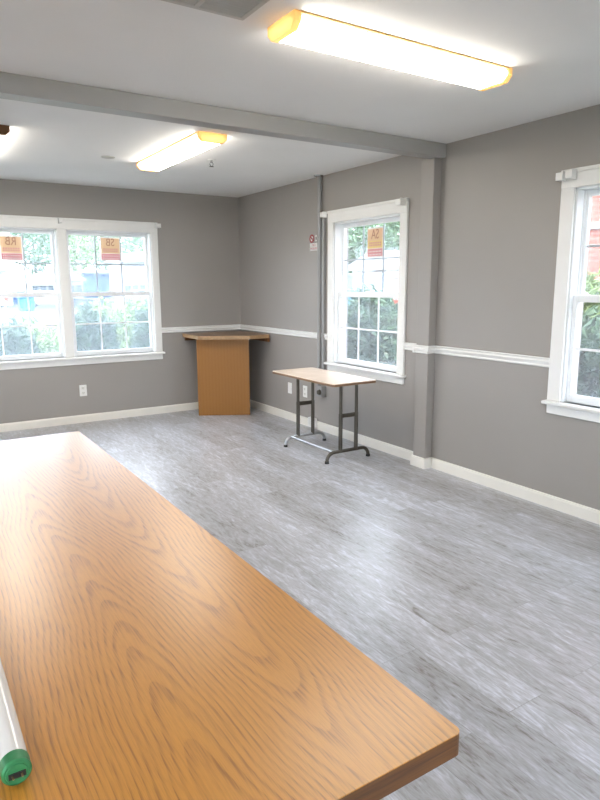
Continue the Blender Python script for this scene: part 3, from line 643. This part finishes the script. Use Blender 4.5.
shrub('blue green shrub at the right side of the window beside the pier', 5.0, 4.75, 1.0, .36, .40, 'leaf_d', 4500, .105, 7)
shrub('dark green shrub outside the window at the right picture edge', 4.7, 2.80, 1.18, .42, .55, 'leaf_d', 6500, .105, 8)
shrub('bright lime shrub above the dark one in the right edge window', 6.0, 4.0, 1.5, .40, .42, 'leaf_l', 4000, .12, 9)

def tree(label, px, Y, top, rx, rz, seed, m='leaf_t', axis=1, n=2600):
    p = at(px, 280, axis, Y); x, y = p.x, p.y
    t = thing('tree', (x, y, GZ), label, 'tree', 'trees beyond the car park')
    bm = bmesh.new(); foliage(bm, (x, y, top - rz), rx, rx, rz, n, rx*.17, seed, .3); obj('crown', bm, m, t)
    bm = bmesh.new(); tube(bm, [(x, y, GZ), (x + .1, y, (top - rz)*.6), (x, y + .1, top - rz*.6)], [rx*.09, rx*.07, rx*.02], 10); obj('trunk', bm, 'bark', t, smooth=True)
tree('bright green tree in the left half of the double window', 36, 94, 11.0, 3.2, 4.0, 11)
tree('yellow green tree at the left of the right half of the double window', 76, 108, 12.5, 3.8, 4.8, 12, 'leaf_l')
tree('dark green tree behind the paper sign in the right half of the double window', 106, 124, 13.5, 3.6, 5.0, 13)
tree('pale tree at the right edge of the double window', 135, 140, 14.5, 3.8, 5.6, 14)
tree('teal green tree at the upper left of the window beside the pier', 350, 40, 8.6, 3.6, 3.0, 15, 'leaf_t', 0)
tree('teal green tree at the upper right of the window beside the pier', 396, 52, 10.5, 3.6, 3.6, 16, 'leaf_t', 0)

def gable(name, label, px0, px1, Y, z0, z1, roofz, wallm, roofm, depth=6, posts=0, win=0, axis=1):
    a, b = at(px0, 280, axis, Y), at(px1, 280, axis, Y)
    if axis == 1: x0, x1, y0, y1 = min(a.x, b.x), max(a.x, b.x), Y, Y + depth
    else: x0, x1, y0, y1 = Y, Y + depth, min(a.y, b.y), max(a.y, b.y)
    t = thing(name, ((x0+x1)/2, (y0+y1)/2, GZ), label, 'building')
    obj('wall', B((x0, x1, y0, y1, z0, z1)), wallm, t)
    bm = bmesh.new(); e = .4
    if axis == 1: prism(bm, [(x0 - e, z1), (x1 + e, z1), (x1 + e, z1 + .15), ((x0+x1)/2, roofz), (x0 - e, z1 + .15)], y0 - e, y1 + e, 'y')
    else: prism(bm, [(y0 - e, z1), (y1 + e, z1), (y1 + e, z1 + .15), ((y0+y1)/2, roofz), (y0 - e, z1 + .15)], x0 - e, x1 + e, 'x')
    obj('roof', bm, roofm, t)
    for k in range(win):
        f = (k + .5) / win
        if axis == 1: xx = x0 + (x1-x0)*f; obj('window', B((xx - .35, xx + .35, y0 - .05, y0 + .02, z0 + 1.0, z0 + 2.0)), 'carglass', t)
        else: yy = y0 + (y1-y0)*f; obj('window', B((x0 - .05, x0 + .02, yy - .35, yy + .35, z0 + 1.0, z0 + 2.0)), 'carglass', t)
    return t
gable('shed', 'white walled building at the left edge of the double window', -40, 7, 70, GZ, 2.9, 3.2, 'siding', 'roof')
gable('house', 'low white house with a pale gabled roof beyond the car park', 31, 62, 84, GZ, 1.5, 3.1, 'siding', 'roof', win=4)
gable('shed', 'long blue building beyond the car park in the right half of the double window', 84, 121, 82, GZ, 3.0, 3.5, 'bluewall', 'roof', win=0)
gable('shed', 'white shed with a flat roof left of the blue building', 67, 82, 72, GZ, 2.0, 2.8, 'siding', 'roof', win=2)
gable('house', 'tall pale house at the right edge of the double window', 124, 160, 74, GZ, 4.2, 5.4, 'siding', 'roof', win=5)
gable('house', 'cream house with a white roof seen through the window beside the pier', 352, 400, 26, GZ, 2.35, 3.6, 'cream', 'roof', axis=0)
gable('shed', 'peach boarded shed in the window beside the pier', 362, 412, 19, GZ, 1.75, 2.0, 'peach', 'roof', axis=0, depth=3)

def car(label, px, Y, m, axis=1, L=4.4, gz=GZ):
    p = at(px, 285, axis, Y); x, y = p.x, p.y
    t = thing('car', (x, y, gz), label, 'car', 'parked cars')
    def X(bm, pts, w0, w1): prism(bm, [((x if axis == 1 else y) + a, gz + b) for a, b in pts], (y if axis == 1 else x) + w0, (y if axis == 1 else x) + w1, 'y' if axis == 1 else 'x')
    bm = bmesh.new(); X(bm, [(-2.2, .3), (2.2, .3), (2.2, .75), (1.2, .92), (-1.9, .95), (-2.2, .8)], -.85, .85); obj('body', bm, m, t, bevel=.05)
    bm = bmesh.new(); X(bm, [(-1.75, .93), (1.15, .93), (.55, 1.45), (-1.2, 1.45)], -.72, .72); obj('cabin_glass', bm, 'carglass', t, bevel=.03)
    bm = bmesh.new(); X(bm, [(-1.2, 1.43), (.55, 1.43), (.5, 1.5), (-1.15, 1.5)], -.7, .7); obj('roof', bm, m, t, bevel=.02)
    for a in (-1.4, 1.4):
        for b in (-.86, .66):
            bm = bmesh.new(); c = (x + a, y + b, gz + .32) if axis == 1 else (x + b, y + a, gz + .32); c2 = (c[0], c[1] + .2, c[2]) if axis == 1 else (c[0] + .2, c[1], c[2])
            tube(bm, [c, c2], .32, 18); obj('wheel', bm, 'tyre', t, smooth=True)
car('dark blue parked car in the left half of the double window', 17, 66, 'carblue')
car('white parked car right of the blue bin in the double window', 46, 62, 'carwhite')
car('white parked car at the far right of the double window', 147, 62, 'carwhite')
p = at(353, 275, 0, 15)
car('teal parked car seen through the window beside the pier', 353, 15, 'carteal', 0, gz=.35)
struct('ground_bank', B((13.2, 40, 8, 60, GZ, .35)), 'asphalt')

p = at(26, 300, 1, 54)
t = thing('rubbish_bin', (p.x, p.y, GZ), 'bright blue rubbish bin in the left half of the double window', 'bin')
bm = bmesh.new(); x, y = p.x, p.y
prism(bm, [(x - .50, GZ + .02), (x + .50, GZ + .02), (x + .58, GZ + 1.0), (x - .58, GZ + 1.0)], y - .4, y + .4, 'y'); obj('bin_body', bm, 'bin', t, bevel=.03)
obj('bin_lid', B((x - .62, x + .62, y - .45, y + .45, GZ + 1.0, GZ + 1.07)), 'bin', t, bevel=.02)
p = at(5, 300, 1, 52); t = thing('notice_board', (p.x, p.y, GZ), 'white notice board with a red mark at the left edge of the double window', 'sign')
obj('board', B((p.x - .55, p.x + .55, p.y, p.y + .05, GZ + .5, GZ + 1.5)), 'siding', t); obj('post', B((p.x - .05, p.x + .05, p.y + .05, p.y + .12, GZ, GZ + 1.5)), 'post', t); obj('mark', B((p.x - .05, p.x + .25, p.y - .01, p.y, GZ + .85, GZ + 1.15)), 'redmat', t)
# low brick house beside the right windows
t = thing('brick_building', (9.5, 3.5, GZ), 'salmon brick building outside the window at the right picture edge', 'building')
obj('brick_wall', B((8.2, 12, -3, 6.6, GZ, 5.0)), 'brick', t); obj('white_band', B((8.17, 8.2, -3, 6.6, 2.18, 2.26)), 'siding', t); obj('roof', B((7.9, 12.4, -3.3, 6.9, 5.0, 5.2)), 'shingle', t)
# white post box behind the shrub in the pier window
p = at(393, 318, 0, 5.9); t = thing('utility_post', (p.x, p.y, GZ), 'white utility post behind the shrub in the window beside the pier', 'post')
obj('post_body', B((p.x - .09, p.x + .09, p.y - .10, p.y + .10, GZ, 1.18)), 'siding', t, bevel=.01); obj('post_cap', B((p.x - .12, p.x + .12, p.y - .16, p.y + .13, 1.18, 1.24)), 'redmat', t, bevel=.01)
